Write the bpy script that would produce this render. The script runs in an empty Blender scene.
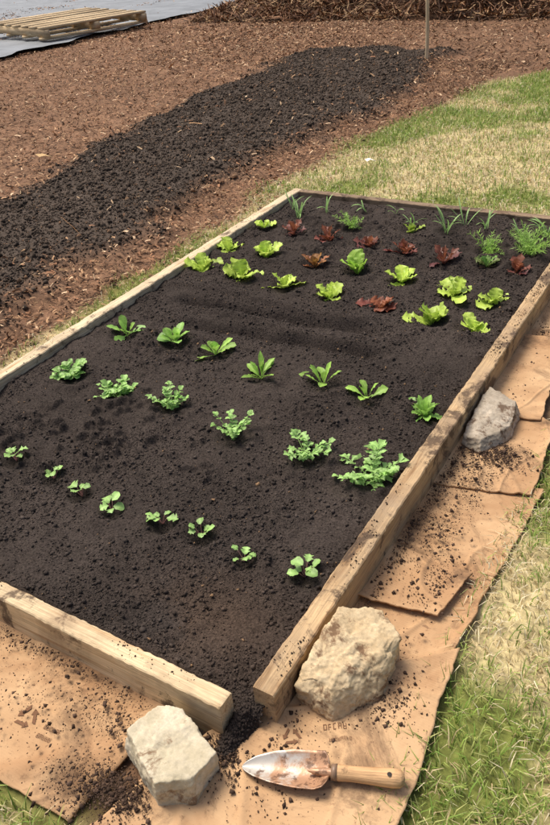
import bpy, bmesh, math, random
import numpy as np
from mathutils import Vector, Matrix
rng=np.random.default_rng(7); random.seed(7)
pi=math.pi
def lin(r,g,b,k=1.0):
    f=lambda c:((c/255)/12.92 if c/255<=.04045 else (((c/255)+.055)/1.055)**2.4)*k
    return np.array([f(r),f(g),f(b)])
# ---------- numpy value noise
_T=rng.random((256,256))
def vn(x,y):
    xi=np.floor(x).astype(int); yi=np.floor(y).astype(int)
    fx=x-xi; fy=y-yi; fx=fx*fx*(3-2*fx); fy=fy*fy*(3-2*fy)
    a=_T[xi%256,yi%256];b=_T[(xi+1)%256,yi%256];c=_T[xi%256,(yi+1)%256];d=_T[(xi+1)%256,(yi+1)%256]
    return (a*(1-fx)+b*fx)*(1-fy)+(c*(1-fx)+d*fx)*fy
def fbm(x,y,s,o=4,g=.5):
    x=np.asarray(x,float);y=np.asarray(y,float)
    r=0;a=1;t=0
    for i in range(o):
        th=.6+i*1.1; cx,sx=math.cos(th),math.sin(th)
        r=r+a*vn((x*cx-y*sx)*s+i*17.3+50,(x*sx+y*cx)*s+i*9.1+50); t+=a; a*=g; s*=2.03
    return r/t
def sst(a,b,x):
    t=np.clip((x-a)/(b-a),0,1); return t*t*(3-2*t)
# ---------- mesh helper
def mk(name,V,F,mat,col=None,smooth=False,parent=None):
    V=np.asarray(V,np.float32);F=np.asarray(F,np.int32)
    me=bpy.data.meshes.new(name); n=len(V); m,k=F.shape
    me.vertices.add(n); me.vertices.foreach_set('co',V.ravel())
    me.loops.add(m*k); me.loops.foreach_set('vertex_index',F.ravel())
    me.polygons.add(m); me.polygons.foreach_set('loop_start',np.arange(0,m*k,k,dtype=np.int32))
    if col is not None:
        c=np.ones((n,4),np.float32); c[:,:3]=col
        at=me.color_attributes.new('Col','FLOAT_COLOR','POINT'); at.data.foreach_set('color',c.ravel())
    me.update(calc_edges=True)
    if smooth: me.polygons.foreach_set('use_smooth',np.ones(m,bool))
    me.materials.append(mat)
    ob=bpy.data.objects.new(name,me); bpy.context.scene.collection.objects.link(ob)
    if parent: ob.parent=parent
    return ob
def grid_faces(nx,ny):
    i=np.arange(nx-1)[:,None]*ny+np.arange(ny-1)[None,:]
    i=i.ravel(); return np.stack([i,i+ny,i+ny+1,i+1],1)
# ---------- materials
class NT:
    def __init__(s,name):
        s.m=bpy.data.materials.new(name); s.m.use_nodes=True; s.t=s.m.node_tree; s.n=s.t.nodes
        s.b=s.n['Principled BSDF']; s.out=s.n['Material Output']
    def add(s,ty,**k):
        x=s.n.new(ty)
        for a,v in k.items(): setattr(x,a,v)
        return x
    def l(s,a,b): s.t.links.new(a,b)
    def noise(s,scale,detail=5,rough=.6,vec=None,dist=0):
        x=s.add('ShaderNodeTexNoise'); x.inputs['Scale'].default_value=scale;x.inputs['Detail'].default_value=detail
        x.inputs['Roughness'].default_value=rough; x.inputs['Distortion'].default_value=dist
        if vec is not None: s.l(vec,x.inputs['Vector'])
        return x.outputs['Fac']
    def obj(s,scale=(1,1,1)):
        c=s.add('ShaderNodeTexCoord'); mp=s.add('ShaderNodeMapping'); mp.inputs['Scale'].default_value=scale
        s.l(c.outputs['Object'],mp.inputs['Vector']); return mp.outputs['Vector']
    def ramp(s,fac,stops):
        r=s.add('ShaderNodeValToRGB'); e=r.color_ramp.elements
        for i,(p,c) in enumerate(stops):
            if i<2: x=e[i]; x.position=p
            else: x=e.new(p)
            c=(c,c,c) if np.isscalar(c) else c
            x.color=(c[0],c[1],c[2],1)
        s.l(fac,r.inputs['Fac']); return r.outputs['Color']
    def mix(s,fac,a,b,mode='MIX'):
        x=s.add('ShaderNodeMix',data_type='RGBA',blend_type=mode)
        for j,v in ((0,fac),(6,a),(7,b)):
            inp=x.inputs[j]
            if isinstance(v,bpy.types.NodeSocket): s.l(v,inp)
            elif np.isscalar(v): inp.default_value=float(v) if j==0 else (v,v,v,1)
            else: inp.default_value=(v[0],v[1],v[2],1)
        return x.outputs[2]
    def col(s): 
        a=s.add('ShaderNodeAttribute'); a.attribute_name='Col'; return a.outputs['Color']
    def bump(s,h,st=.5,d=.01):
        b=s.add('ShaderNodeBump'); b.inputs['Strength'].default_value=st; b.inputs['Distance'].default_value=d
        s.l(h,b.inputs['Height']); s.l(b.outputs['Normal'],s.b.inputs['Normal']); return b
    def fin(s,color,rough=.9,spec=.2):
        if isinstance(color,bpy.types.NodeSocket): s.l(color,s.b.inputs['Base Color'])
        else: s.b.inputs['Base Color'].default_value=(color[0],color[1],color[2],1)
        s.b.inputs['Roughness'].default_value=rough; s.b.inputs['Specular IOR Level'].default_value=spec
        return s.m
def mat_vcol(name,scale=60,lo=.6,hi=1.4,rough=.95,spec=.15,bs=.6,bd=.006,transl=0,det=3):
    t=NT(name); c=t.col()
    if scale:
        v=t.obj(); n=t.noise(scale,det,.65,v)
        c=t.mix(1.0,c,t.ramp(n,[(.3,lo),(.7,hi)]),'MULTIPLY')
        if bs: t.bump(n,bs,bd)
    m=t.fin(c,rough,spec)
    if transl:
        tr=t.add('ShaderNodeBsdfTranslucent'); t.l(c,tr.inputs['Color']); mx=t.add('ShaderNodeMixShader'); mx.inputs[0].default_value=transl
        t.l(t.b.outputs[0],mx.inputs[1]); t.l(tr.outputs[0],mx.inputs[2]); t.l(mx.outputs[0],t.out.inputs['Surface'])
    return m
M_ground=mat_vcol('ground_mat',45,.55,1.45,det=5)
M_soil=mat_vcol('soil_mat',190,.4,1.65,.95,.1,.9,.005,det=4)
M_clod=mat_vcol('clod_mat',0)
M_chip=mat_vcol('chip_mat',0,rough=.85)
M_grass=mat_vcol('grass_mat',0,rough=.6,spec=.25,transl=.2)
M_leaf=mat_vcol('leaf_mat',110,.85,1.12,.45,.35,.25,.002,.3,2)
def mat_wood(name,base,dark,axis,dirt=.55,grey=None):
    t=NT(name)
    sc=[14,14,14]; sc[axis]=.9
    v=t.obj(tuple(sc)); g=t.noise(3.2,4,.6,v,.6)
    c=t.ramp(g,[(.3,dark),(.46,base),(.62,base*.92),(.78,dark*1.3)])
    sc2=[60,60,60]; sc2[axis]=1.6
    g2=t.noise(5,3,.6,t.obj(tuple(sc2))); c=t.mix(1,c,t.ramp(g2,[(.35,.72),(.6,1.06)]),'MULTIPLY')
    o=t.obj()
    big=t.noise(3.0,3,.6,o); c=t.mix(1,c,t.ramp(big,[(.35,.8),(.65,1.1)]),'MULTIPLY')
    if grey is not None:
        c=t.mix(t.ramp(t.noise(4.5,5,.7,o),[(.45,0.),(.65,.7)]),c,grey)
    d=t.noise(7,7,.74,t.obj((1.3,1.1,1)),.4)
    c=t.mix(t.ramp(d,[(dirt,0.),(dirt+.07,.85)]),c,lin(72,58,48))
    d2=t.noise(5,5,.7,t.obj((1,1,.8)),.3); c=t.mix(t.ramp(d2,[(.5,0.),(.7,.5)]),c,lin(130,104,80)*.9)
    t.bump(g2,.5,.003); return t.fin(c,.8,.2)
W1=mat_wood('board_wood_pale',lin(228,202,162)*.92,lin(188,150,106)*.9,0,.575)
W2=mat_wood('board_wood_brown',lin(208,176,134)*.85,lin(160,124,86)*.8,1,.515,lin(168,146,120)*.8)
W3=mat_wood('board_wood_left',lin(230,208,172)*.92,lin(188,152,110)*.9,1,.57)
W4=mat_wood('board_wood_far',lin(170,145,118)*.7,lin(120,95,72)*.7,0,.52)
# ---------- world, camera, sun
sc=bpy.context.scene
w=bpy.data.worlds.new('World'); sc.world=w; w.use_nodes=True
sky=w.node_tree.nodes.new('ShaderNodeTexSky'); sky.sky_type='NISHITA'; sky.sun_disc=False
S=Vector((-.62,.15,1.15)).normalized()
sky.sun_elevation=math.asin(S.z); sky.sun_rotation=math.atan2(S.x,S.y); sky.dust_density=6; sky.air_density=1
w.node_tree.links.new(sky.outputs[0],w.node_tree.nodes['Background'].inputs[0]); w.node_tree.nodes['Background'].inputs[1].default_value=.15
sl=bpy.data.lights.new('sun','SUN'); sl.energy=3.3; sl.angle=math.radians(26); sl.color=(1,.94,.84)
so=bpy.data.objects.new('sun',sl); so.rotation_euler=S.to_track_quat('Z','Y').to_euler(); sc.collection.objects.link(so)
sc.view_settings.view_transform='Standard'; sc.view_settings.look='None'; sc.view_settings.exposure=0
cam=bpy.data.cameras.new('camera'); co=bpy.data.objects.new('camera',cam); sc.collection.objects.link(co)
R=Matrix(((.8568,-.2294,.4618),(.5099,.5081,-.6942),(-.0754,.8301,.5522)))
co.matrix_world=Matrix.Translation((0,0,1.27))@R.to_quaternion().to_matrix().to_4x4()
cam.sensor_fit='VERTICAL'; cam.sensor_height=36; cam.lens=761/825*36; cam.clip_end=2000; cam.clip_start=.02
sc.camera=co
# ---------- region masks
def strip_d(x,y):
    xl=np.interp(y,[0,1.5,2.82,3.83,5.29,7.58],[-3.4,-3.5,-3.62,-3.77,-3.98,-4.2])
    xr=np.interp(y,[1,2.5,3.5,4.7,6.1,7.05],[-2.45,-2.42,-2.45,-2.45,-2.42,-2.7])
    return np.minimum(np.minimum(x-xl,xr-x),7.5-y)
def m_strip(x,y): return sst(-.12,.14,strip_d(x,y)+(fbm(x,y,3)-.5)*.5)
def m_grass(x,y):
    n=(fbm(x+9,y,2.5,5)-.5)
    xg=np.interp(y,[3.2,4.1,4.7,5.3,6.3,7.0],[-2.14,-2.2,-2.15,-2.05,-1.9,-1.4])
    a=np.minimum(np.minimum(x-xg,y-3.15),7.05-y)
    b=np.minimum(x+.36,7.05-y)
    c=.36-y
    d=np.minimum(np.minimum(np.minimum(x+2.2,-1.9-x),y-1.3),3.35-y)*1.0-.02
    m=np.maximum(np.maximum(a,b),c)
    return np.maximum(sst(-.1,.14,m+n*.5), sst(-.02,.08,d+n*.3)*.8)
def straw(x,y):
    f=fbm(x*1.0+3,y*1.2+5,1.9,5,.6)
    b=.14*np.exp(-(((x+1.0)/.7)**2+((y-4.0)/.5)**2))+.10*np.exp(-(((x+1.7)/.5)**2+((y-4.9)/.4)**2))-.06*sst(5,6,y)-.02*(x>-.4)*(y<3)
    return sst(.47,.66,f+b)*.85
def gh(x,y):
    s=m_strip(x,y); g=m_grass(x,y)
    h=(fbm(x,y,1.3,3)-.5)*.02*sst(3.3,5,np.hypot(x+1.2,y-1.5)+.0*x)
    h=h+s*(.06+(fbm(x,y,4,5,.6)-.5)*.06)
    rough=(1-s)*(1-g)*sst(0,.15,np.maximum(-2.0-x,y-3.3))
    h=h+rough*(fbm(x+4,y,6,5,.6)-.5)*.05
    h=h+g*(fbm(x+4,y,9,3)-.5)*.012*sst(0,.1,np.maximum(x+.35,y-3.3))
    return h-.004
# ---------- ground sheet
def axis(lo,hi,a,b,step):
    mid=np.arange(lo,hi,step); L=[];s=step;p=lo
    while p>a: s*=1.18; p-=s; L.append(p)
    Rr=[];s=step;p=mid[-1]
    while p<b: s*=1.18; p+=s; Rr.append(p)
    return np.concatenate([L[::-1],mid,Rr])
gx=axis(-5.2,.8,-400,400,.02); gy=axis(.1,8.2,-400,400,.02)
GX,GY=np.meshgrid(gx,gy,indexing='ij')
s=m_strip(GX,GY)[...,None]; g=m_grass(GX,GY)[...,None]; st=straw(GX,GY)[...,None]
nn=fbm(GX,GY,12,3)[...,None]
mul=lin(126,96,74)*(.6+.6*nn)
mul=mul*(.75+.5*fbm(GX,GY,.8,3)[...,None])
soilc=lin(72,62,54)*(.7+.6*nn)
grc=lin(122,128,66)*(1-st)+lin(205,186,142)*st
C=mul*(1-s)+soilc*s; C=C*(1-g)+grc*.85*g*(.7+.6*nn)
V=np.stack([GX,GY,gh(GX,GY)],-1).reshape(-1,3)
mk('ground',V,grid_faces(len(gx),len(gy)),M_ground,C.reshape(-1,3),True)
# ---------- bed soil
PL=dict(
A=[(-1.54,1.02),(-1.39,1.01),(-1.27,.99),(-1.15,.97),(-1.01,.99),(-.9,1.0),(-.77,.98),(-.62,.99)],
B=[(-1.71,1.42),(-1.51,1.40),(-1.30,1.41),(-1.05,1.36),(-.82,1.37),(-.64,1.37)],
C=[(-1.73,1.72),(-1.53,1.73),(-1.36,1.73),(-1.15,1.67),(-.95,1.70),(-.80,1.69),(-.62,1.68)],
D=[(-1.81,2.29),(-1.61,2.27),(-1.41,2.26),(-1.21,2.25),(-1.0,2.24),(-.81,2.21),(-.66,2.21)],
E=[(-1.82,2.50),(-1.63,2.49),(-1.39,2.47),(-1.21,2.48),(-1.02,2.46),(-.81,2.44),(-.66,2.42)],
F=[(-1.80,2.75),(-1.64,2.74),(-1.47,2.74),(-1.28,2.74),(-1.11,2.72),(-.94,2.69),(-.78,2.72),(-.66,2.70)],
G=[(-1.73,2.95),(-1.44,2.90),(-1.46,3.10),(-1.19,2.96),(-1.03,2.97),(-.82,2.84),(-.66,2.87),(-.64,3.04)])
allp=[p for k in PL for p in PL[k]]
def bh(x,y):
    x=np.asarray(x,float);y=np.asarray(y,float)
    h=.068+.012*sst(.7,3,y)+(fbm(x,y,3.5,3)-.5)*.022+(fbm(x+2,y+7,18,4,.6)-.5)*.014
    rb=sst(.45,.7,fbm(x+1,y+3,2.2,3)); lump=fbm(x+5,y+1,30,3,.6); h=h+sst(.56,.8,lump)*.016*(.3+rb)
    for yc,a,wd in ((2.03,.036,.028),(2.11,-.018,.025),(1.55,-.009,.04),(1.18,.008,.04),(2.37,.016,.03),(2.62,.016,.03),(1.88,.026,.025),(1.95,-.012,.025),(2.85,.012,.03),(1.27,.010,.03)):
        yy=y-yc-(fbm(x+yc*7,y*0,2.5,3)-.5)*.14
        h=h-a*np.exp(-(yy/wd)**2)*sst(.3,.7,fbm(x+yc,y*0+yc,3,3))*1.3
    for i,(px,py) in enumerate(allp):
        d=np.hypot(x-px-.01,y-py+.012); rr=.024 if py<1.1 else .034
        h=h-.014*np.exp(-(d/rr)**2)+.007*np.exp(-((d-rr*1.9)/.02)**2)*fbm(x+i,y,14,2)*2
    h=np.where(h>.093,.093+(h-.093)*.3,h)
    e=np.minimum(x+1.87,-.54-x); h=h-.010*np.exp(-(np.maximum(e,0)/.025)**2)*fbm(x,y,6,2)
    gap=.066*np.exp(-((x+.568)/.026)**2)*sst(.50,.70,y)
    k=sst(.655,.675,y); kk=sst(.675,.80,y+np.clip(-.60-x,0,1)*1.2)
    h=h*(.75+.25*kk)
    return np.where(y<.675,gap*(1-k)+h*k-.015*(1-sst(.50,.60,y)),h)
bx=np.arange(-1.872,-.535,.005); by=np.arange(.50,3.20,.005)
BX,BY=np.meshgrid(bx,by,indexing='ij'); BH=bh(BX,BY)
def soilcol(x,y):
    n=fbm(x,y,5,4)[...,None]; c=lin(67,59,54)*(.65+.6*n)
    br=(np.exp(-(((x+.72)/.16)**2+((y-.80)/.12)**2))*sst(.35,.6,fbm(x,y,9,3)))[...,None]*.4
    wet=np.zeros_like(x)
    for (px,py) in allp: wet=np.maximum(wet,np.exp(-((x-px)**2+(y-py)**2)/.045**2))
    return (c*(1-br)+lin(92,72,56)*br)*(1-.3*wet[...,None])
mk('bed_soil',np.stack([BX,BY,BH],-1).reshape(-1,3),grid_faces(len(bx),len(by)),M_soil,soilcol(BX,BY).reshape(-1,3)*.85,True)
# ---------- clods
OCT=np.array([[1,0,0],[-1,0,0],[0,1,0],[0,-1,0],[0,0,1],[0,0,-1]],float)
OF=np.array([[0,2,4],[2,1,4],[1,3,4],[3,0,4],[2,0,5],[1,2,5],[3,1,5],[0,3,5]])
def clods(P,r,col,name,mat=M_clod):
    n=len(P); o=OCT[None]*(.6+.7*rng.random((n,6,1)))*r[:,None,None]; o+=rng.normal(0,.22,(n,6,3))*r[:,None,None]
    V=(o+P[:,None,:]).reshape(-1,3); F=(OF[None]+6*np.arange(n)[:,None,None]).reshape(-1,3)
    return mk(name,V,F,mat,np.repeat(col,6,0))
n=90000
x=rng.uniform(-1.86,-.56,n); y=.68+2.5*rng.random(n)**1.25
dn=fbm(x,y,7,4); keep=rng.random(n)<sst(.35,.65,dn)*.8+.2; x=x[keep];y=y[keep];n=len(x)
r=.0008+.0016*rng.random(n)+.005*rng.random(n)**14
P=np.stack([x,y,bh(x,y)+r*.3],1)
c=soilcol(x,y)*(.55+.9*rng.random((n,1))); pale=rng.random(n)<.012; c[pale]=lin(150,120,90)*.8
xs=rng.normal(-.567,.018,1200); ys=rng.uniform(.56,.70,1200); zs=bh(xs,ys); q=zs>0
r2=.0012+.0035*rng.random(q.sum())
P=np.vstack([P,np.stack([xs[q],ys[q],zs[q]],1)]); c=np.vstack([c,np.tile(lin(66,57,52)*.8,(q.sum(),1))]); r=np.concatenate([r,r2])
m_=1500; tx=np.concatenate([rng.uniform(-.552,-.517,m_),rng.uniform(-1.8,-.60,350),rng.uniform(-1.915,-1.876,300)]); ty=np.concatenate([.69+2.4*rng.random(m_),rng.uniform(.622,.655,350),rng.uniform(.7,3.2,300)])
kk=rng.random(len(tx))<sst(.45,.7,fbm(tx,ty,5,3)); tx=tx[kk];ty=ty[kk]
r3=.0006+.002*rng.random(len(tx))**2; P=np.vstack([P,np.stack([tx,ty,.1005+r3*.2],1)]); c=np.vstack([c,np.tile(lin(70,58,50)*.8,(len(tx),1))]); r=np.concatenate([r,r3])
clods(P,r,c,'bed_soil_crumbs')
n=100000; y=.9+6.7*rng.random(n)**1.1; x=rng.uniform(-4.4,-2.2,n); k=m_strip(x,y)>rng.random(n)*.9+.05; x=x[k];y=y[k];n=len(x)
r=.0018+.0042*rng.random(n)+.012*rng.random(n)**16
c=lin(76,65,56)*(.5+.8*rng.random((n,1))); k=rng.random(n)<.06; c[k]=lin(125,98,76)
clods(np.stack([x,y,gh(x,y)+r*.3],1),r,c,'compost_strip_clods')
# ---------- flakes (bark mulch)
def flakes(x,y,z,L,W,col,name,tilt=.35,mat=M_chip):
    n=len(x); a=rng.uniform(0,2*pi,n); p=rng.normal(0,tilt,n); q=rng.normal(0,tilt,n)
    u=np.stack([np.cos(a)*np.cos(p),np.sin(a)*np.cos(p),np.sin(p)],1); v=np.stack([-np.sin(a)*np.cos(q),np.cos(a)*np.cos(q),np.sin(q)],1)
    w=np.cross(u,v); C0=np.stack([x,y,z],1)
    uu=u*L[:,None]/2; vv=v*W[:,None]/2; T=w*(W*.25)[:,None]
    j=lambda: (.55+.6*rng.random((n,1)))
    V=np.stack([C0-uu*j()-vv*j(),C0-uu*j()+vv*j(),C0+T-vv*.9*j(),C0+T+vv*j(),C0+uu*j()-vv*j(),C0+uu*j()+vv*j()],1).reshape(-1,3)
    F=np.array([[0,2,3,1],[2,4,5,3]]); F=(F[None]+6*np.arange(n)[:,None,None]).reshape(-1,4)
    return mk(name,V,F,mat,np.repeat(col,6,0))
pal=np.array([lin(130,98,74),lin(112,84,64),lin(164,130,98),lin(84,64,50),lin(148,108,80),lin(204,174,140)])
def mulch_pts(n,x0,x1,y0,y1,pw=1.0):
    x=rng.uniform(x0,x1,n); y=y0+(y1-y0)*rng.random(n)**pw
    m=(1-m_strip(x,y)*.96)*(1-m_grass(x,y)*.93); k=rng.random(n)<m
    out=~((x>-1.95)&(y<3.25)); k&=out
    return x[k],y[k]
xs=[];ys=[];Ls=[]
for (n,a,b,c_,d,pw,l0,l1) in ((26000,-2.75,-1.94,.9,7.2,1.0,.010,.04),(80000,-8.5,-3.3,1.5,9.5,1.0,.012,.05),(32000,-6,1.5,6.7,11,1.0,.02,.06),(20000,-14,-5,8,16,1,.04,.09)):
    x,y=mulch_pts(n,a,b,c_,d,pw); xs.append(x);ys.append(y);Ls.append(l0+(l1-l0)*rng.random(len(x))**2)
x=np.concatenate(xs);y=np.concatenate(ys);L=np.concatenate(Ls)
c=pal[rng.choice(6,len(x),p=[.28,.24,.18,.12,.12,.06])]*(.7+.6*rng.random((len(x),1)))*(.75+.5*fbm(x,y,1.0,3)[:,None])
flakes(x,y,gh(x,y)+.006+.012*rng.random(len(x)),L,L*(.12+.28*rng.random(len(x))),c,'bark_mulch')
n=260; y=rng.uniform(1,7.2,n); x=rng.uniform(-4,-2.4,n); c=np.array([lin(150,120,90),lin(190,160,125)])[rng.integers(0,2,n)]
L=.012+.05*rng.random(n)**3
flakes(x,y,gh(x,y)+.012,L,L*.22,c,'wood_chips')
flakes(np.array([-3.92,-2.67,-1.87,-3.3,-5.1]),np.array([3.48,2.44,4.01,4.3,6.4]),np.array([.05,.09,.03,.09,.05]),np.array([.12,.16,.06,.1,.2]),np.array([.035,.012,.035,.012,.03]),np.array([lin(214,180,130),lin(176,130,88),lin(235,228,215),lin(190,150,110),lin(190,150,110)]),'dry_leaves_and_twigs')
# ---------- grass
def blades(x,y,z,L,W,lean,col,name):
    n=len(x); a=rng.uniform(0,2*pi,n); f=a+rng.normal(0,.5,n)+pi/2
    d=np.stack([np.cos(a),np.sin(a),0*a],1); s_=np.stack([np.cos(f),np.sin(f),0*f],1)*W[:,None]/2
    el0=pi/2-lean*.4; el1=pi/2-lean*1.5
    up=np.array([0,0,1.0])
    p0=np.stack([x,y,z],1); p1=p0+(d*np.cos(el0)[:,None]+up*np.sin(el0)[:,None])*(L*.5)[:,None]
    p2=p1+(d*np.cos(el1)[:,None]+up*np.sin(el1)[:,None])*(L*.5)[:,None]
    p2[:,2]=np.maximum(p2[:,2],z+.003)
    V=np.stack([p0-s_,p0+s_,p1-s_*.85,p1+s_*.85,p2-s_*.15,p2+s_*.15],1).reshape(-1,3)
    F=np.array([[0,1,3,2],[2,3,5,4]]); F=(F[None]+6*np.arange(n)[:,None,None]).reshape(-1,4)
    mk(name,V,F,M_grass,np.repeat(col,6,0))
gp=np.array([lin(150,174,82),lin(124,154,66),lin(172,190,102),lin(186,188,118)]); sp=np.array([lin(222,202,158),lin(200,178,132),lin(234,220,184)])
xs=[];ys=[];Ls=[];Ws=[]
for (n,a,b,c_,d,l,wd) in ((52000,-.36,.5,.3,3.3,.045,.0024),(9000,-1.5,-.2,.1,.42,.045,.0026),(9000,-2.3,-1.92,1.3,3.3,.035,.003),(100000,-2.5,1.0,3.2,7.1,.040,.0042)):
    x=rng.uniform(a,b,n);y=rng.uniform(c_,d,n); k=rng.random(n)<m_grass(x,y)*(.25+1.1*fbm(x,y,6,4)); k&=~((x<-.31)&(x>-1.95)&(y>.35)&(y<3.24)); x=x[k];y=y[k]
    xs.append(x);ys.append(y);Ls.append(l*(.4+.9*rng.random(len(x))));Ws.append(wd*(.6+.7*rng.random(len(x))))
x=np.concatenate(xs);y=np.concatenate(ys);L=np.concatenate(Ls);Wd=np.concatenate(Ws);n=len(x)
dry=rng.random(n)<.17+.58*straw(x,y)
c=np.where(dry[:,None],sp[rng.integers(0,3,n)],gp[rng.integers(0,4,n)])*(.65+.4*rng.random((n,1)))
lean=np.where(dry,1.0+.25*rng.random(n),.4+.75*rng.random(n))
blades(x,y,gh(x,y),L,Wd,lean,c,'grass')
# ---------- boards
from mathutils import noise as mn
def board(name,lo,hi,axis_,mat,cuts=90,amp=.0014):
    lo=np.array(lo,float);hi=np.array(hi,float);ce=(lo+hi)/2;d=(hi-lo)/2
    oth=[i for i in range(3) if i!=axis_]
    a,b=d[oth[0]],d[oth[1]]; ch=.0028
    sec=[]
    for (p,q) in (((-a+ch,-b),(a-ch,-b)),((a,-b+ch),(a,b-ch)),((a-ch,b),(-a+ch,b)),((-a,b-ch),(-a,-b+ch))):
        for t_ in np.linspace(0,1,6): sec.append((p[0]*(1-t_)+q[0]*t_,p[1]*(1-t_)+q[1]*t_))
    m=len(sec); bm=bmesh.new(); rings=[]
    ts=np.concatenate([[-d[axis_]],np.linspace(-d[axis_]+.003,d[axis_]-.003,cuts),[d[axis_]]])
    for k,tt in enumerate(ts):
        sh=.975 if k in(0,len(ts)-1) else 1; ring=[]
        for (p,q) in sec:
            v=[0,0,0]; v[axis_]=tt; v[oth[0]]=p*sh; v[oth[1]]=q*sh
            P_=Vector(v); w_=P_+Vector(ce); edge=1 if abs(abs(p)-a)<.004 and abs(abs(q)-b)<.004 else 0
            nz=mn.noise_vector(w_*14)*amp+mn.noise_vector(w_*1.3)*amp*2+edge*mn.noise_vector(w_*70)*.0022
            ring.append(bm.verts.new(P_+nz))
        rings.append(ring)
    for r0,r1 in zip(rings[:-1],rings[1:]):
        for i in range(m): bm.faces.new((r0[i],r0[(i+1)%m],r1[(i+1)%m],r1[i]))
    bm.faces.new(rings[0]); bm.faces.new(rings[-1]); bmesh.ops.recalc_face_normals(bm,faces=bm.faces)
    me=bpy.data.meshes.new(name); bm.to_mesh(me); bm.free(); me.materials.append(mat)
    me.polygons.foreach_set('use_smooth',np.ones(len(me.polygons),bool)); me.set_sharp_from_angle(angle=math.radians(28))
    ob=bpy.data.objects.new(name,me); ob.location=ce; sc.collection.objects.link(ob); return ob
board('wooden_board',(-2.05,.617,-.005),(-.585,.657,.100),0,W1,200)
board('wooden_board',(-.557,.685,-.005),(-.512,3.30,.100),1,W2,300)
board('wooden_board',(-1.918,.665,-.005),(-1.872,3.24,.100),1,W3,240)
board('wooden_board',(-1.868,3.192,-.005),(-.562,3.232,.102),0,W4)
# ---------- cardboard
def mat_card():
    t=NT('cardboard_mat'); v=t.obj()
    big=t.noise(4,4,.6,v); c=t.ramp(big,[(.3,lin(190,150,110)*.85),(.7,lin(218,182,140)*.88)])
    c=t.mix(t.ramp(t.noise(2.6,5,.7,v,.5),[(.46,0.),(.62,.6)]),c,lin(162,120,84)*.85)
    d=t.noise(5,8,.78,v,.8); c=t.mix(t.ramp(d,[(.51,0.),(.59,.45),(.70,.9)]),c,lin(92,72,56))
    f=t.noise(80,4,.75,v); c=t.mix(t.ramp(f,[(.58,0.),(.68,.65)]),c,lin(112,84,64))
    wv=t.add('ShaderNodeTexWave'); wv.inputs['Scale'].default_value=60; wv.bands_direction='Y'; t.l(v,wv.inputs['Vector'])
    t.bump(wv.outputs['Fac'],.12,.0015); return t.fin(c,.85,.15)
M_card=mat_card()
def cz(x,y,z0,ph): 
    f=fbm(x*.8+ph,y+ph,3,2); f2=fbm(x+ph+7,y*.6+ph,4,2); return z0+(f-.5)*.012+.005*np.exp(-((f-.5)/.015)**2)+.004*np.exp(-((f2-.45)/.012)**2)
def card(z0,q,ph,n=110):
    q=np.array(q,float); u,v=np.meshgrid(np.linspace(0,1,n),np.linspace(0,1,n),indexing='ij')
    P=(1-u)[...,None]*(1-v)[...,None]*q[0]+u[...,None]*(1-v)[...,None]*q[1]+u[...,None]*v[...,None]*q[2]+(1-u)[...,None]*v[...,None]*q[3]
    e=np.clip(np.minimum(np.minimum(u,1-u),np.minimum(v,1-v))*8,0,1)
    P[...,0]+=(fbm(P[...,0]+ph,P[...,1],9,5,.65)-.5)*.026; P[...,1]+=(fbm(P[...,0]+ph+3,P[...,1],9,5,.65)-.5)*.026
    z=cz(P[...,0],P[...,1],z0,ph)+(1-e)*(fbm(P[...,0]+ph,P[...,1]+2,4,2)-.35)*.022
    z=np.maximum(z,z0-.002)
    ob=mk('cardboard_sheet',np.dstack([P,z]).reshape(-1,3),grid_faces(n,n),M_card,None,True)
    m=ob.modifiers.new('s','SOLIDIFY'); m.thickness=.004; m.offset=-1; return ob
cs=[card(.009,[(-1.75,.33),(-.74,.365),(-.72,.63),(-1.75,.64)],0),
    card(.020,[(-.715,.30),(-.225,.36),(-.275,1.00),(-.60,.66)],3.3),
    card(.008,[(-.53,.86),(-.285,.90),(-.255,1.56),(-.53,1.50)],7.7),
    card(.021,[(-.53,1.02),(-.345,1.06),(-.32,1.20),(-.53,1.22)],12.1) ,
    card(.016,[(-.53,1.46),(-.275,1.52),(-.295,1.84),(-.53,1.9)],5.5),
    card(.024,[(-.53,1.80),(-.34,1.84),(-.38,2.30),(-.53,2.3)],9.9),
    card(.010,[(-.53,2.2),(-.34,2.2),(-.33,2.95),(-.53,2.95)],4.4)]
M_ink=NT('ink_mat').fin(lin(128,94,70)*.9,.8,.1)
def decal(parent,cx,cy,ang,size,shapes,z0,ph):
    V=[];F=[]
    for poly in shapes:
        b=len(V)
        for (px,py) in poly:
            X_=cx+size*(px*math.cos(ang)-py*math.sin(ang)); Y_=cy+size*(px*math.sin(ang)+py*math.cos(ang))
            V.append((X_,Y_,float(cz(X_,Y_,z0,ph))+.0015))
        F.append([b,b+1,b+2,b+3])
    mk('printed_mark',V,F,M_ink,parent=parent)
def recyc():
    S_=[]
    for k in range(3):
        a=k*2*pi/3; rot=lambda p:(p[0]*math.cos(a)-p[1]*math.sin(a),p[0]*math.sin(a)+p[1]*math.cos(a))
        S_.append([rot(p) for p in ((-.30,-.30),(.06,-.30),(.06,-.19),(-.23,-.19))])
        S_.append([rot(p) for p in ((.06,-.38),(.24,-.245),(.24,-.24),(.06,-.11))])
    return S_
def letters(n,seed):
    r=random.Random(seed);S_=[]
    for i in range(n):
        x0=i*.75
        S_.append([(x0,0),(x0+.12,0),(x0+.12,1),(x0,1)])
        for yy in r.sample([0,.44,.88],2): S_.append([(x0+.13,yy),(x0+.42,yy),(x0+.42,yy+.12),(x0+.13,yy+.12)])
        if r.random()<.6: S_.append([(x0+.43,0),(x0+.53,0),(x0+.53,1),(x0+.43,1)])
    return S_
decal(cs[0],-.95,.475,.1,.06,recyc(),.009,0)
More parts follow.
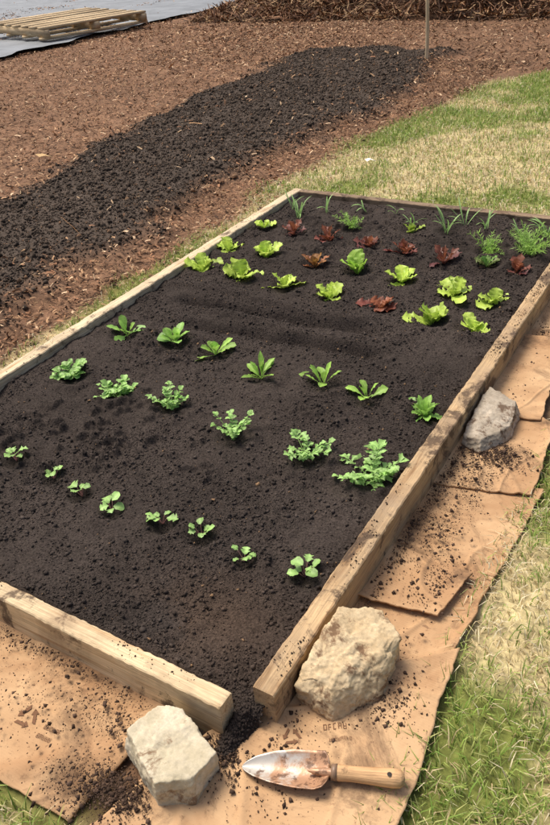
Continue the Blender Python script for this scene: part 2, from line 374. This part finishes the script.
decal(cs[0],-.905,.452,.1,.009,letters(5,1),.009,0)
decal(cs[0],-.905,.472,.1,.009,letters(6,2),.009,0)
decal(cs[1],-.475,.672,.6,.045,recyc(),.020,3.3)
decal(cs[1],-.43,.71,.55,.012,letters(5,3),.020,3.3)
decal(cs[1],-.41,.695,.55,.007,letters(8,4),.020,3.3)
Pc=[]
for (cx,cy,sx,sy,n) in ((-.69,.44,.03,.018,1800),(-.75,.42,.04,.03,900),(-.56,.60,.025,.03,1200),(-.60,.57,.02,.02,500),(-.42,.90,.03,.05,500),(-.38,1.15,.04,.05,700),(-.42,1.5,.03,.08,800),(-.44,1.30,.03,.05,500),(-.40,1.64,.04,.03,1300),(-.44,1.95,.03,.06,500),(-.46,2.2,.03,.1,500),(-.45,.62,.08,.08,500),(-1.0,.5,.12,.06,600),(-.8,.55,.05,.03,600),(-.35,.82,.03,.04,400),(-.47,2.0,.02,.3,800),(-.49,1.4,.012,.4,1800),(-1.1,.60,.2,.012,900)):
    Pc.append(np.stack([rng.normal(cx,sx,n),rng.normal(cy,sy,n)],1))
Q=np.vstack(Pc); Q=Q[((Q[:,0]>-.505)&(Q[:,0]<-.27))|(Q[:,1]<.612)&(Q[:,1]>.34)&(Q[:,0]<-.27)]; n=len(Q)
r=.0005+.0013*rng.random(n)+.0045*rng.random(n)**14
clods(np.column_stack([Q,.022+r*.2]),r,lin(86,68,56)*(.5+.8*rng.random((n,1))),'spilled_soil_crumbs')
# ---------- stones
def mat_stone(name,a,b,dirt,amt):
    t=NT(name); v=t.obj(); n=t.noise(22,7,.65,v); c=t.ramp(n,[(.3,a),(.7,b)])
    c=t.mix(1,c,t.ramp(t.noise(120,3,.7,v),[(.3,.75),(.65,1.08)]),'MULTIPLY')
    c=t.mix(t.ramp(t.noise(7,5,.7,v),[(.45,0.),(.65,.6)]),c,a*.75)
    c=t.mix(t.ramp(t.noise(16,7,.72,v,.3),[(amt,0.),(amt+.08,.9)]),c,dirt)
    t.bump(n,.6,.008); return t.fin(c,.9,.15)
def rock(name,bot,top,z0,ztop,mat,seed,amp=.006):
    bm=bmesh.new()
    for (p,z) in [(p,z0) for p in bot]+[(p[:2],p[2] if len(p)>2 else ztop) for p in top]: bm.verts.new((p[0],p[1],z))
    bmesh.ops.convex_hull(bm,input=list(bm.verts))
    me=bpy.data.meshes.new(name+'_h'); bm.to_mesh(me); bm.free()
    o=bpy.data.objects.new(name+'_h',me); sc.collection.objects.link(o)
    m=o.modifiers.new('r','REMESH'); m.mode='VOXEL'; m.voxel_size=.0024
    m=o.modifiers.new('s','SMOOTH'); m.iterations=2; m.factor=.5
    dg=bpy.context.evaluated_depsgraph_get(); dg.update()
    me2=bpy.data.meshes.new_from_object(o.evaluated_get(dg)); bpy.data.objects.remove(o)
    ce=Vector((sum(p[0] for p in bot)/len(bot),sum(p[1] for p in bot)/len(bot),(z0+ztop)/2))
    for v in me2.vertices:
        p=v.co+Vector((seed,0,0)); dd=(v.co-ce).normalized()
        cell=mn.cell(p*24+mn.noise_vector(p*20)*.6)
        v.co+=dd*(mn.noise(p*22)*amp+mn.noise(p*55)*amp*.5+mn.noise(p*140)*amp*.3-abs(mn.noise(p*12))*amp*.8+(cell-.5)*amp*.25)
    me2.name=name; me2.materials.clear(); me2.materials.append(mat); me2.polygons.foreach_set('use_smooth',np.ones(len(me2.polygons),bool))
    ob=bpy.data.objects.new(name,me2); sc.collection.objects.link(ob); return ob
rock('stone_block',[(-.728,.505),(-.612,.455),(-.555,.487),(-.555,.562),(-.672,.603),(-.712,.575)],[(-.722,.515),(-.612,.460),(-.560,.495),(-.552,.555),(-.658,.60),(-.70,.583)],.012,.080,mat_stone('limestone_pale',lin(206,192,160)*.88,lin(232,220,196)*.9,lin(124,98,74),.575),3,.005)
rock('limestone_rock',[(-.505,.745),(-.42,.73),(-.365,.81),(-.375,.93),(-.44,.96),(-.505,.88)],[(-.503,.735,.075),(-.425,.735,.05),(-.372,.84,.070),(-.362,.92,.090),(-.42,.955,.105),(-.497,.91,.116),(-.503,.80,.105),(-.44,.775,.096)],.018,.10,mat_stone('limestone_tan',lin(208,180,138)*.87,lin(234,212,174)*.9,lin(112,84,62),.54),9,.008)
rock('grey_stone',[(-.505,1.645),(-.44,1.625),(-.385,1.73),(-.395,1.85),(-.505,1.89)],[(-.505,1.655,.045),(-.45,1.645,.05),(-.395,1.74,.055),(-.41,1.84,.07),(-.50,1.875,.078),(-.505,1.75,.07)],.018,.065,mat_stone('stone_grey',lin(168,154,134)*.87,lin(214,200,180)*.92,lin(96,76,60),.53),15,.006)
# ---------- trowel
def trowel():
    e=bpy.data.objects.new('garden_trowel',None); sc.collection.objects.link(e)
    T=Vector((-.520,.578,.028)); H=Vector((-.262,.682,.032)); ax=(H-T).normalized(); ang=math.atan2(ax.y,ax.x)
    e.location=T; e.rotation_euler=(0,0,ang)
    t=NT('trowel_metal'); v=t.obj(); d=t.noise(25,6,.7,v,.5)
    gx_=t.add('ShaderNodeSeparateXYZ'); t.l(v,gx_.inputs[0]); ad=t.add('ShaderNodeMath',operation='MULTIPLY_ADD'); t.l(gx_.outputs[0],ad.inputs[0]); ad.inputs[1].default_value=1.6; t.l(d,ad.inputs[2])
    c=t.mix(t.ramp(ad.outputs[0],[(.54,0.),(.70,1.)]),lin(212,204,192)*.85,lin(190,146,112)*.85)
    g=t.noise(45,5,.7,v); ad2=t.add('ShaderNodeMath',operation='MULTIPLY_ADD'); t.l(gx_.outputs[0],ad2.inputs[0]); ad2.inputs[1].default_value=.9; t.l(g,ad2.inputs[2])
    c=t.mix(t.ramp(ad2.outputs[0],[(.60,0.),(.68,.9)]),c,lin(105,76,56))
    t.bump(g,.3,.002); t.fin(c,.42,.5); t.b.inputs['Metallic'].default_value=.25; MM=t.m
    nu,nv=40,17; us=np.linspace(0,1,nu)**1.15; vs=np.linspace(-1,1,nv)
    w=np.interp(us,[0,.04,.15,.35,.6,.85,.95,1.0],[.001,.008,.018,.028,.034,.035,.032,.014])
    V=[]
    for i in range(nu):
        for vv in vs: V.append((us[i]*.152,vv*w[i],.002+.013*(abs(vv)**2)*w[i]/.034-.003*(1-vv*vv)*math.sin(us[i]*pi)+.010*float(sst(.8,1,us[i]))))
    b=mk('blade',V,grid_faces(nu,nv),MM,None,True,e); m=b.modifiers.new('s','SOLIDIFY'); m.thickness=.0018
    def lathe(name,prof,mat,z=.014,seg=24,fl=1.0):
        V=[];n=len(prof)
        for (px,r) in prof:
            for k in range(seg): a=2*pi*k/seg; V.append((px,r*math.cos(a),z+r*math.sin(a)*fl))
        F=[[i*seg+k,i*seg+(k+1)%seg,(i+1)*seg+(k+1)%seg,(i+1)*seg+k] for i in range(n-1) for k in range(seg)]
        return mk(name,V,F,mat,None,True,e)
    lathe('neck',[(.115,.001),(.125,.005),(.145,.008),(.155,.007),(.163,.008),(.165,.001)],MM,.010)
    hw=mat_wood('trowel_handle_wood',lin(226,182,134)*.9,lin(190,138,92)*.85,0,.68)
    lathe('handle',[(.158,.0005),(.159,.010),(.162,.0125),(.170,.0135),(.190,.0125),(.215,.0135),(.24,.015),(.260,.0158),(.272,.0145),(.278,.010),(.280,.0005)],hw,.013)
    dk=NT('dark_hole').fin(lin(40,32,28),.6,.3)
    lathe('ferrule',[(.156,.0005),(.1562,.0128),(.166,.0142),(.1662,.0005)],NT('ferrule_metal').fin(lin(150,120,95)*.7,.45,.5),.013)
    seg=16;V=[(.254+.004*math.cos(2*pi*k/seg),.004*math.sin(2*pi*k/seg)-.003,.0292) for k in range(seg)]+[(.254,-.003,.0294)]
    F=[[k,(k+1)%seg,seg] for k in range(seg)]; mk('hole',V,F,dk,None,False,e)
trowel()
# ---------- plants
PR={'spat':([0,.25,.4,.6,.8,.93,1],[.12,.14,.35,.85,1,.65,.05]),
    'lett':([0,.15,.35,.6,.85,.96,1],[.22,.35,.75,1,.95,.6,.15]),
    'round':([0,.3,.45,.65,.85,.95,1],[.1,.1,.6,1,.85,.5,.1]),
    'long':([0,.2,.4,.6,.8,.92,1],[.14,.2,.5,.9,.8,.45,.03]),
    'oval':([0,.1,.3,.55,.8,.95,1],[.1,.4,.85,1,.8,.4,.05])}
class Plant:
    def __init__(s): s.V=[];s.F=[];s.C=[];s.n=0
    def leaf(s,base,az,L,W,el0,curl,shape,ruf,col,nu=9,nv=5,cup=.25,lobes=0,rfq=4):
        t=np.linspace(0,1,nu); el=el0-curl*t**1.3; step=L/(nu-1)
        azs=az+random.uniform(-.5,.5)*t
        hx=np.concatenate([[0],np.cumsum(np.cos(el[:-1])*step)]); hz=np.concatenate([[0],np.cumsum(np.sin(el[:-1])*step)])
        w=np.interp(t,*PR[shape])*W/2
        if lobes: w=w*(1+.45*np.sin(t*lobes*2*pi)*(t>.3))
        v=np.linspace(-1,1,nv); ph=random.random()*6
        d=np.stack([np.cos(azs),np.sin(azs)],1)[:,None,:]
        off=v[None,:]*w[:,None]; tilt=random.uniform(-.35,.35)
        zz=hz[:,None]+cup*np.abs(off)*np.cos(el)[:,None]+tilt*off+ruf*np.abs(v[None,:])**1.5*np.sin(t[:,None]*rfq*2*pi+ph+v[None,:]*1.7)*(w/ (W/2+1e-9))[:,None]
        hh=hx[:,None]-cup*np.abs(off)*np.sin(el)[:,None]+ruf*.6*np.abs(v[None,:])*np.cos(t[:,None]*rfq*2*pi*1.3+ph)
        P=np.stack([base[0]+d[...,0]*hh-d[...,1]*off,base[1]+d[...,1]*hh+d[...,0]*off,base[2]+zz],-1).reshape(-1,3)
        tw=.8+.4*random.random()
        c=np.asarray(col)[None,None]*tw*(1+.35*np.exp(-(v[None,:,None]/.25)**2)*(1-t[:,None,None]*.6))*(.85+.25*t[:,None,None])
        s.V.append(P);s.C.append(np.broadcast_to(c,(nu,nv,3)).reshape(-1,3)); s.F.append(grid_faces(nu,nv)+s.n); s.n+=nu*nv
    def stem(s,pts,w,col):
        pts=np.array(pts)
        for ax in (np.array([1,0,0]),np.array([0,1,0])):
            V=np.stack([pts-ax*w/2,pts+ax*w/2],1).reshape(-1,3); k=len(pts)
            F=np.array([[2*i,2*i+1,2*i+3,2*i+2] for i in range(k-1)])+s.n
            s.V.append(V);s.F.append(F);s.C.append(np.tile(col,(2*k,1)));s.n+=2*k
    def done(s,name): return mk(name,np.vstack(s.V),np.vstack(s.F),M_leaf,np.minimum(np.vstack(s.C),.85),True)
U=random.uniform
LIME=lin(190,214,92)*.98; MID=lin(158,196,92)*.95; DK=lin(132,176,86)*.92; PEA=lin(160,198,114)*.95
RED=lin(130,68,58)*.88; RED2=lin(164,102,70)*.88; DRED=lin(106,60,62)*.88
def rosette(name,p,n,L,W,shape,ruf,col,el=(.3,1.1),curl=.7,col2=None,nu=10,nv=5,cup=.25,lobes=0,rfq=4):
    q=Plant(); z=float(bh(p[0],p[1]))-.003; a0=U(0,6)
    for i in range(n):
        f=i/max(1,n-1); az=a0+i*2.4+U(-.5,.5); e=el[0]+(el[1]-el[0])*f+U(-.15,.15); l=L*(1-.30*f)*U(.72,1.15)
        cc=np.array(col) if col2 is None else col*(1-f)+col2*f
        q.leaf((p[0]+U(-.005,.005),p[1]+U(-.005,.005),z),az,l,W*U(.75,1.15)*(1-.25*f),e,curl*U(.4,1.5),shape,ruf,cc,nu,nv,cup,lobes,rfq)
    return q.done(name)
def compound(name,p,n,L,lw,col,spread=.6,lob=0):
    q=Plant(); z=float(bh(p[0],p[1]))-.003
    for i in range(n):
        az=i*2.4+U(-.4,.4); e=U(1.35-spread,1.35); l=L*U(.6,1.1); pts=[];x,y,zz=p[0]+U(-.006,.006),p[1]+U(-.006,.006),z
        k=6
        for j in range(k+1):
            pts.append((x,y,zz)); ee=e-.5*j/k; x+=math.cos(az)*math.cos(ee)*l/k; y+=math.sin(az)*math.cos(ee)*l/k; zz+=math.sin(ee)*l/k
        q.stem(pts,.0022,col*.95)
        for j in range(2,k+1):
            if random.random()<.15: continue
            for sgn in (-1,1):
                sz=lw*U(.6,1.25); q.leaf(pts[j],az+sgn*U(.6,1.3),sz*1.25,sz*(.6 if lob else 1),U(-.1,.7),U(.2,.8),'oval',sz*.08,col*U(.8,1.15),7,5,.3,lob,2)
        q.leaf(pts[-1],az,lw*1.4,lw,U(.2,.9),.5,'oval',lw*.08,col*1.1,7,5,.3,lob,2)
    return q.done(name)
for i,p in enumerate(PL['A']):
    q=Plant(); z=float(bh(*p))-.002; big=(1.2,.95,1.15,1.2,1.15,1.05,.95,1.1)[i]
    for k in range(random.choice([5,6,7])):
        az=k*2.4+U(-.3,.3)+i; l=.023*big*U(.6,1.2); c=PEA*U(.85,1.2); e=U(.9,1.5); sl_=.026*big*U(.6,1.25)
        tp=(p[0]+math.cos(az)*math.cos(e)*sl_,p[1]+math.sin(az)*math.cos(e)*sl_,z+math.sin(e)*sl_)
        q.stem([(p[0],p[1],z),tp],.0022,lin(196,150,140)*.8)
        q.leaf(tp,az,l,l*.85,U(.0,.8),U(.3,1.0),'oval',.0016,c,8,5,.25,3 if k%2 else 0,2)
    q.done('seedling_plant')
for i,p in enumerate(PL['B']):
    if i<2: compound('pea_shoot_plant',p,12,.058,.017,PEA,.9)
    elif i==2: compound('pea_shoot_plant',p,11,.078,.013,PEA*1.03,.6)
    elif i==3: compound('pea_shoot_plant',p,9,.098,.013,PEA*1.03,.3)
    elif i==4: compound('arugula_plant',p,11,.068,.016,PEA,.6,2)
    else: compound('arugula_plant',p,20,.085,.020,PEA*1.02,1.1,2)
cW=[('spinach_plant',.082,.040,'round'),('spinach_plant',.088,.044,'round'),('spinach_plant',.080,.034,'spat'),('spinach_plant',.108,.024,'long'),('spinach_plant',.092,.027,'spat'),('spinach_plant',.088,.028,'spat'),('spinach_plant',.076,.028,'oval')]
for i,p in enumerate(PL['C']):
    nm,l,wd,sh=cW[i]; rosette(nm,p,(8,10,9,13,10,8,14)[i],l,wd,sh,.002 if i<6 else .004,(DK if i in(0,1,6) else MID)*U(.95,1.1),(.45,1.4),.5,MID*1.1,11,5,.3)
def lettuce(name,p,s_=1.0,col=LIME,col2=None,up=.3):
    return rosette(name,p,random.choice([7,8,9]),.094*s_,.062*s_,'lett',.0065*s_,col,(up,1.3),.5,col2,14,7,.15,0,3.5)
Ds=[.95,1.15,.9,.9,.9,1.1,.9]
for i,p in enumerate(PL['D']):
    if i==4: rosette('red_lettuce_plant',p,8,.10,.055,'lett',.007,RED,(.2,1.1),.5,RED2,14,7,.15,0,4)
    else: lettuce('lettuce_plant',p,Ds[i],LIME*U(.88,1.05),None,.25 if i!=5 else .6)
for i,p in enumerate(PL['E']):
    if i==2: rosette('red_lettuce_plant',p,10,.088,.040,'long',.006,RED2,(.6,1.4),.5,lin(170,130,70)*.8,12,5,.2,0,4)
    else: lettuce('lettuce_plant',p,[.9,1.0,1,1.05,1.0,1.0,.9][i],LIME*U(.88,1.02)*(np.array([.8,.95,.9]) if i==3 else 1),None,.8 if i in(1,3) else .3)
for i,p in enumerate(PL['F']):
    if i==0: lettuce('lettuce_plant',p,.6,LIME,None,.5)
    elif i==6: rosette('red_lettuce_plant',p,12,.085,.036,'long',.006,DRED,(.3,1.3),.5,DK,12,5,.2,4,4)
    else: rosette('red_lettuce_plant',p,11,.090,.036,'long',.006,DRED if i%2 else RED,(.4,1.4),.5,RED2*.9,12,5,.2,3,4)
def dill(p,s_,n=16):
    q=Plant(); z=float(bh(*p))-.003
    for i in range(n):
        az=U(0,2*pi);e=U(.7,1.45);l=.11*s_*U(.6,1.1);pts=[];x,y,zz=p[0],p[1],z
        for j in range(8):
            pts.append((x,y,zz)); ee=e-.6*j/7; x+=math.cos(az)*math.cos(ee)*l/7; y+=math.sin(az)*math.cos(ee)*l/7; zz+=math.sin(ee)*l/7
        q.stem(pts,.002,MID)
        for j in range(2,8):
            for k in range(6):
                a=az+U(-1.6,1.6); q.leaf(pts[j],a,.026*s_*U(.6,1.1),.0024,U(-.3,1.2),.4,'oval',0,MID*U(.8,1.15),3,3,0)
    q.done('dill_plant')
dill(PL['G'][1],.8,13); dill(PL['G'][5],.9,12); dill(PL['G'][6],1.1,20); dill((-.58,2.98),.8,10)
def onion(p,n,L):
    q=Plant(); z=float(bh(*p))-.003
    for i in range(n): q.leaf((p[0]+U(-.01,.01),p[1]+U(-.01,.01),z),U(0,2*pi),L*U(.6,1.1),.0065,U(.9,1.4),U(.3,1.8),'oval',0,lin(156,192,116)*.9,10,3,.4)
    q.done('onion_plant')
for p,n,L in (((-1.73,2.95),8,.14),((-1.80,3.02),5,.12),((-1.46,3.10),4,.10),((-1.62,3.02),4,.1),((-1.19,2.98),6,.11),((-1.03,2.97),9,.14),((-.98,3.05),5,.13),((-.88,3.02),5,.12),((-.74,3.02),5,.12),((-.64,3.06),7,.13),((-1.30,3.08),3,.1)): onion(p,n,L)
lettuce('lettuce_plant',(-1.17,2.93),.6,LIME*.8,None,.8)
# ---------- background: pallet, tarp, stake, brush
def box(V,F,c,u,v,dx,dy,dz):
    b=len(V)
    for sx in(-1,1):
        for sy in(-1,1):
            for sz in(-1,1): V.append(tuple(np.array(c)+np.array([*u,0])*dx/2*sx+np.array([*v,0])*dy/2*sy+np.array([0,0,1])*dz/2*sz))
    for f in ((0,1,3,2),(4,6,7,5),(0,4,5,1),(2,3,7,6),(0,2,6,4),(1,5,7,3)): F.append([b+k for k in f])
u=np.array([-.95,.31]);v=np.array([.31,.95]); o=np.array([-8.1,7.65]); Lu,Lv=1.65,1.6; V=[];F=[]
for k in range(7):
    c=o+v*Lv/2+u*(.08+k*(Lu-.16)/6); box(V,F,(*c,.20+U(-.004,.004)),u,v,.15+U(-.02,.02),Lv*U(.97,1.0),.025)
for k in range(3):
    c=o+u*Lu/2+v*(.06+k*(Lv-.12)/2); box(V,F,(*c,.14),u,v,Lu,.08,.09)
for k in range(4):
    c=o+v*Lv/2+u*(.08+k*(Lu-.16)/3); box(V,F,(*c,.08),u,v,.12,Lv,.025)
t=NT('pallet_wood'); c=t.ramp(t.noise(3,5,.7,t.obj((1,1,6))),[(.3,lin(170,144,110)*.85),(.7,lin(222,198,160)*.9)])
mk('wooden_pallet',V,F,t.fin(c,.85,.2))
tx,ty=np.meshgrid(np.linspace(-20,-7.85,90),np.linspace(5.2,16,90),indexing='ij')
tx=tx+(fbm(tx,ty,1.5,3)-.5)*.4
tz=np.maximum(gh(tx,ty),0)+.03+(fbm(tx,ty,1.1,4)-.5)*.08
mk('ground_tarp',np.stack([tx,ty,tz],-1).reshape(-1,3),grid_faces(90,90),mat_vcol('tarp_mat',3,.7,1.12,.6,.4,.3,.03),np.tile(lin(146,151,156)*.7,(8100,1)),True)
V=[];F=[]
for i in range(9):
    z=-.05+i*.17; r=.017; ox=.006*math.sin(i*1.3)
    for k in range(8): a=2*pi*k/8; V.append((-2.72+ox+r*math.cos(a),7.05+r*math.sin(a),z))
for i in range(8):
    for k in range(8): F.append([i*8+k,i*8+(k+1)%8,(i+1)*8+(k+1)%8,(i+1)*8+k])
mk('wooden_stake',V,F,mat_wood('stake_wood',lin(232,208,170),lin(205,175,135),2,.8),None,True)
nx,ny=160,60; px,py=np.meshgrid(np.linspace(-7.5,3,nx),np.linspace(9.6,13,ny),indexing='ij')
def pileh(x,y): 
    e=np.interp(x,[-7.5,-5.8,-3.5,-1,3],[.0,.35,.9,1.1,1.0])
    return np.maximum(gh(x,y),0)+e*sst(9.7,10.9,y+(fbm(x,y*0,1,3)-.5)*.6)*sst(13,12,y)*(.6+.8*fbm(x,y,1.6,4))-.02
mk('brush_pile',np.stack([px,py,pileh(px,py)],-1).reshape(-1,3),grid_faces(nx,ny),M_ground,np.tile(lin(100,74,56)*.8,(nx*ny,1)),True)
n=26000; x=rng.uniform(-7.3,2.5,n);y=rng.uniform(9.6,12,n); L=.08+.25*rng.random(n)
c=np.array([lin(142,106,80),lin(104,76,58),lin(176,144,108),lin(76,58,46)])[rng.integers(0,4,n)]
ob=flakes(x,y,pileh(x,y)+.03+.05*rng.random(n),L,.008+.014*rng.random(n),c,'brush_twigs',.5)
ob.parent=bpy.data.objects['brush_pile']
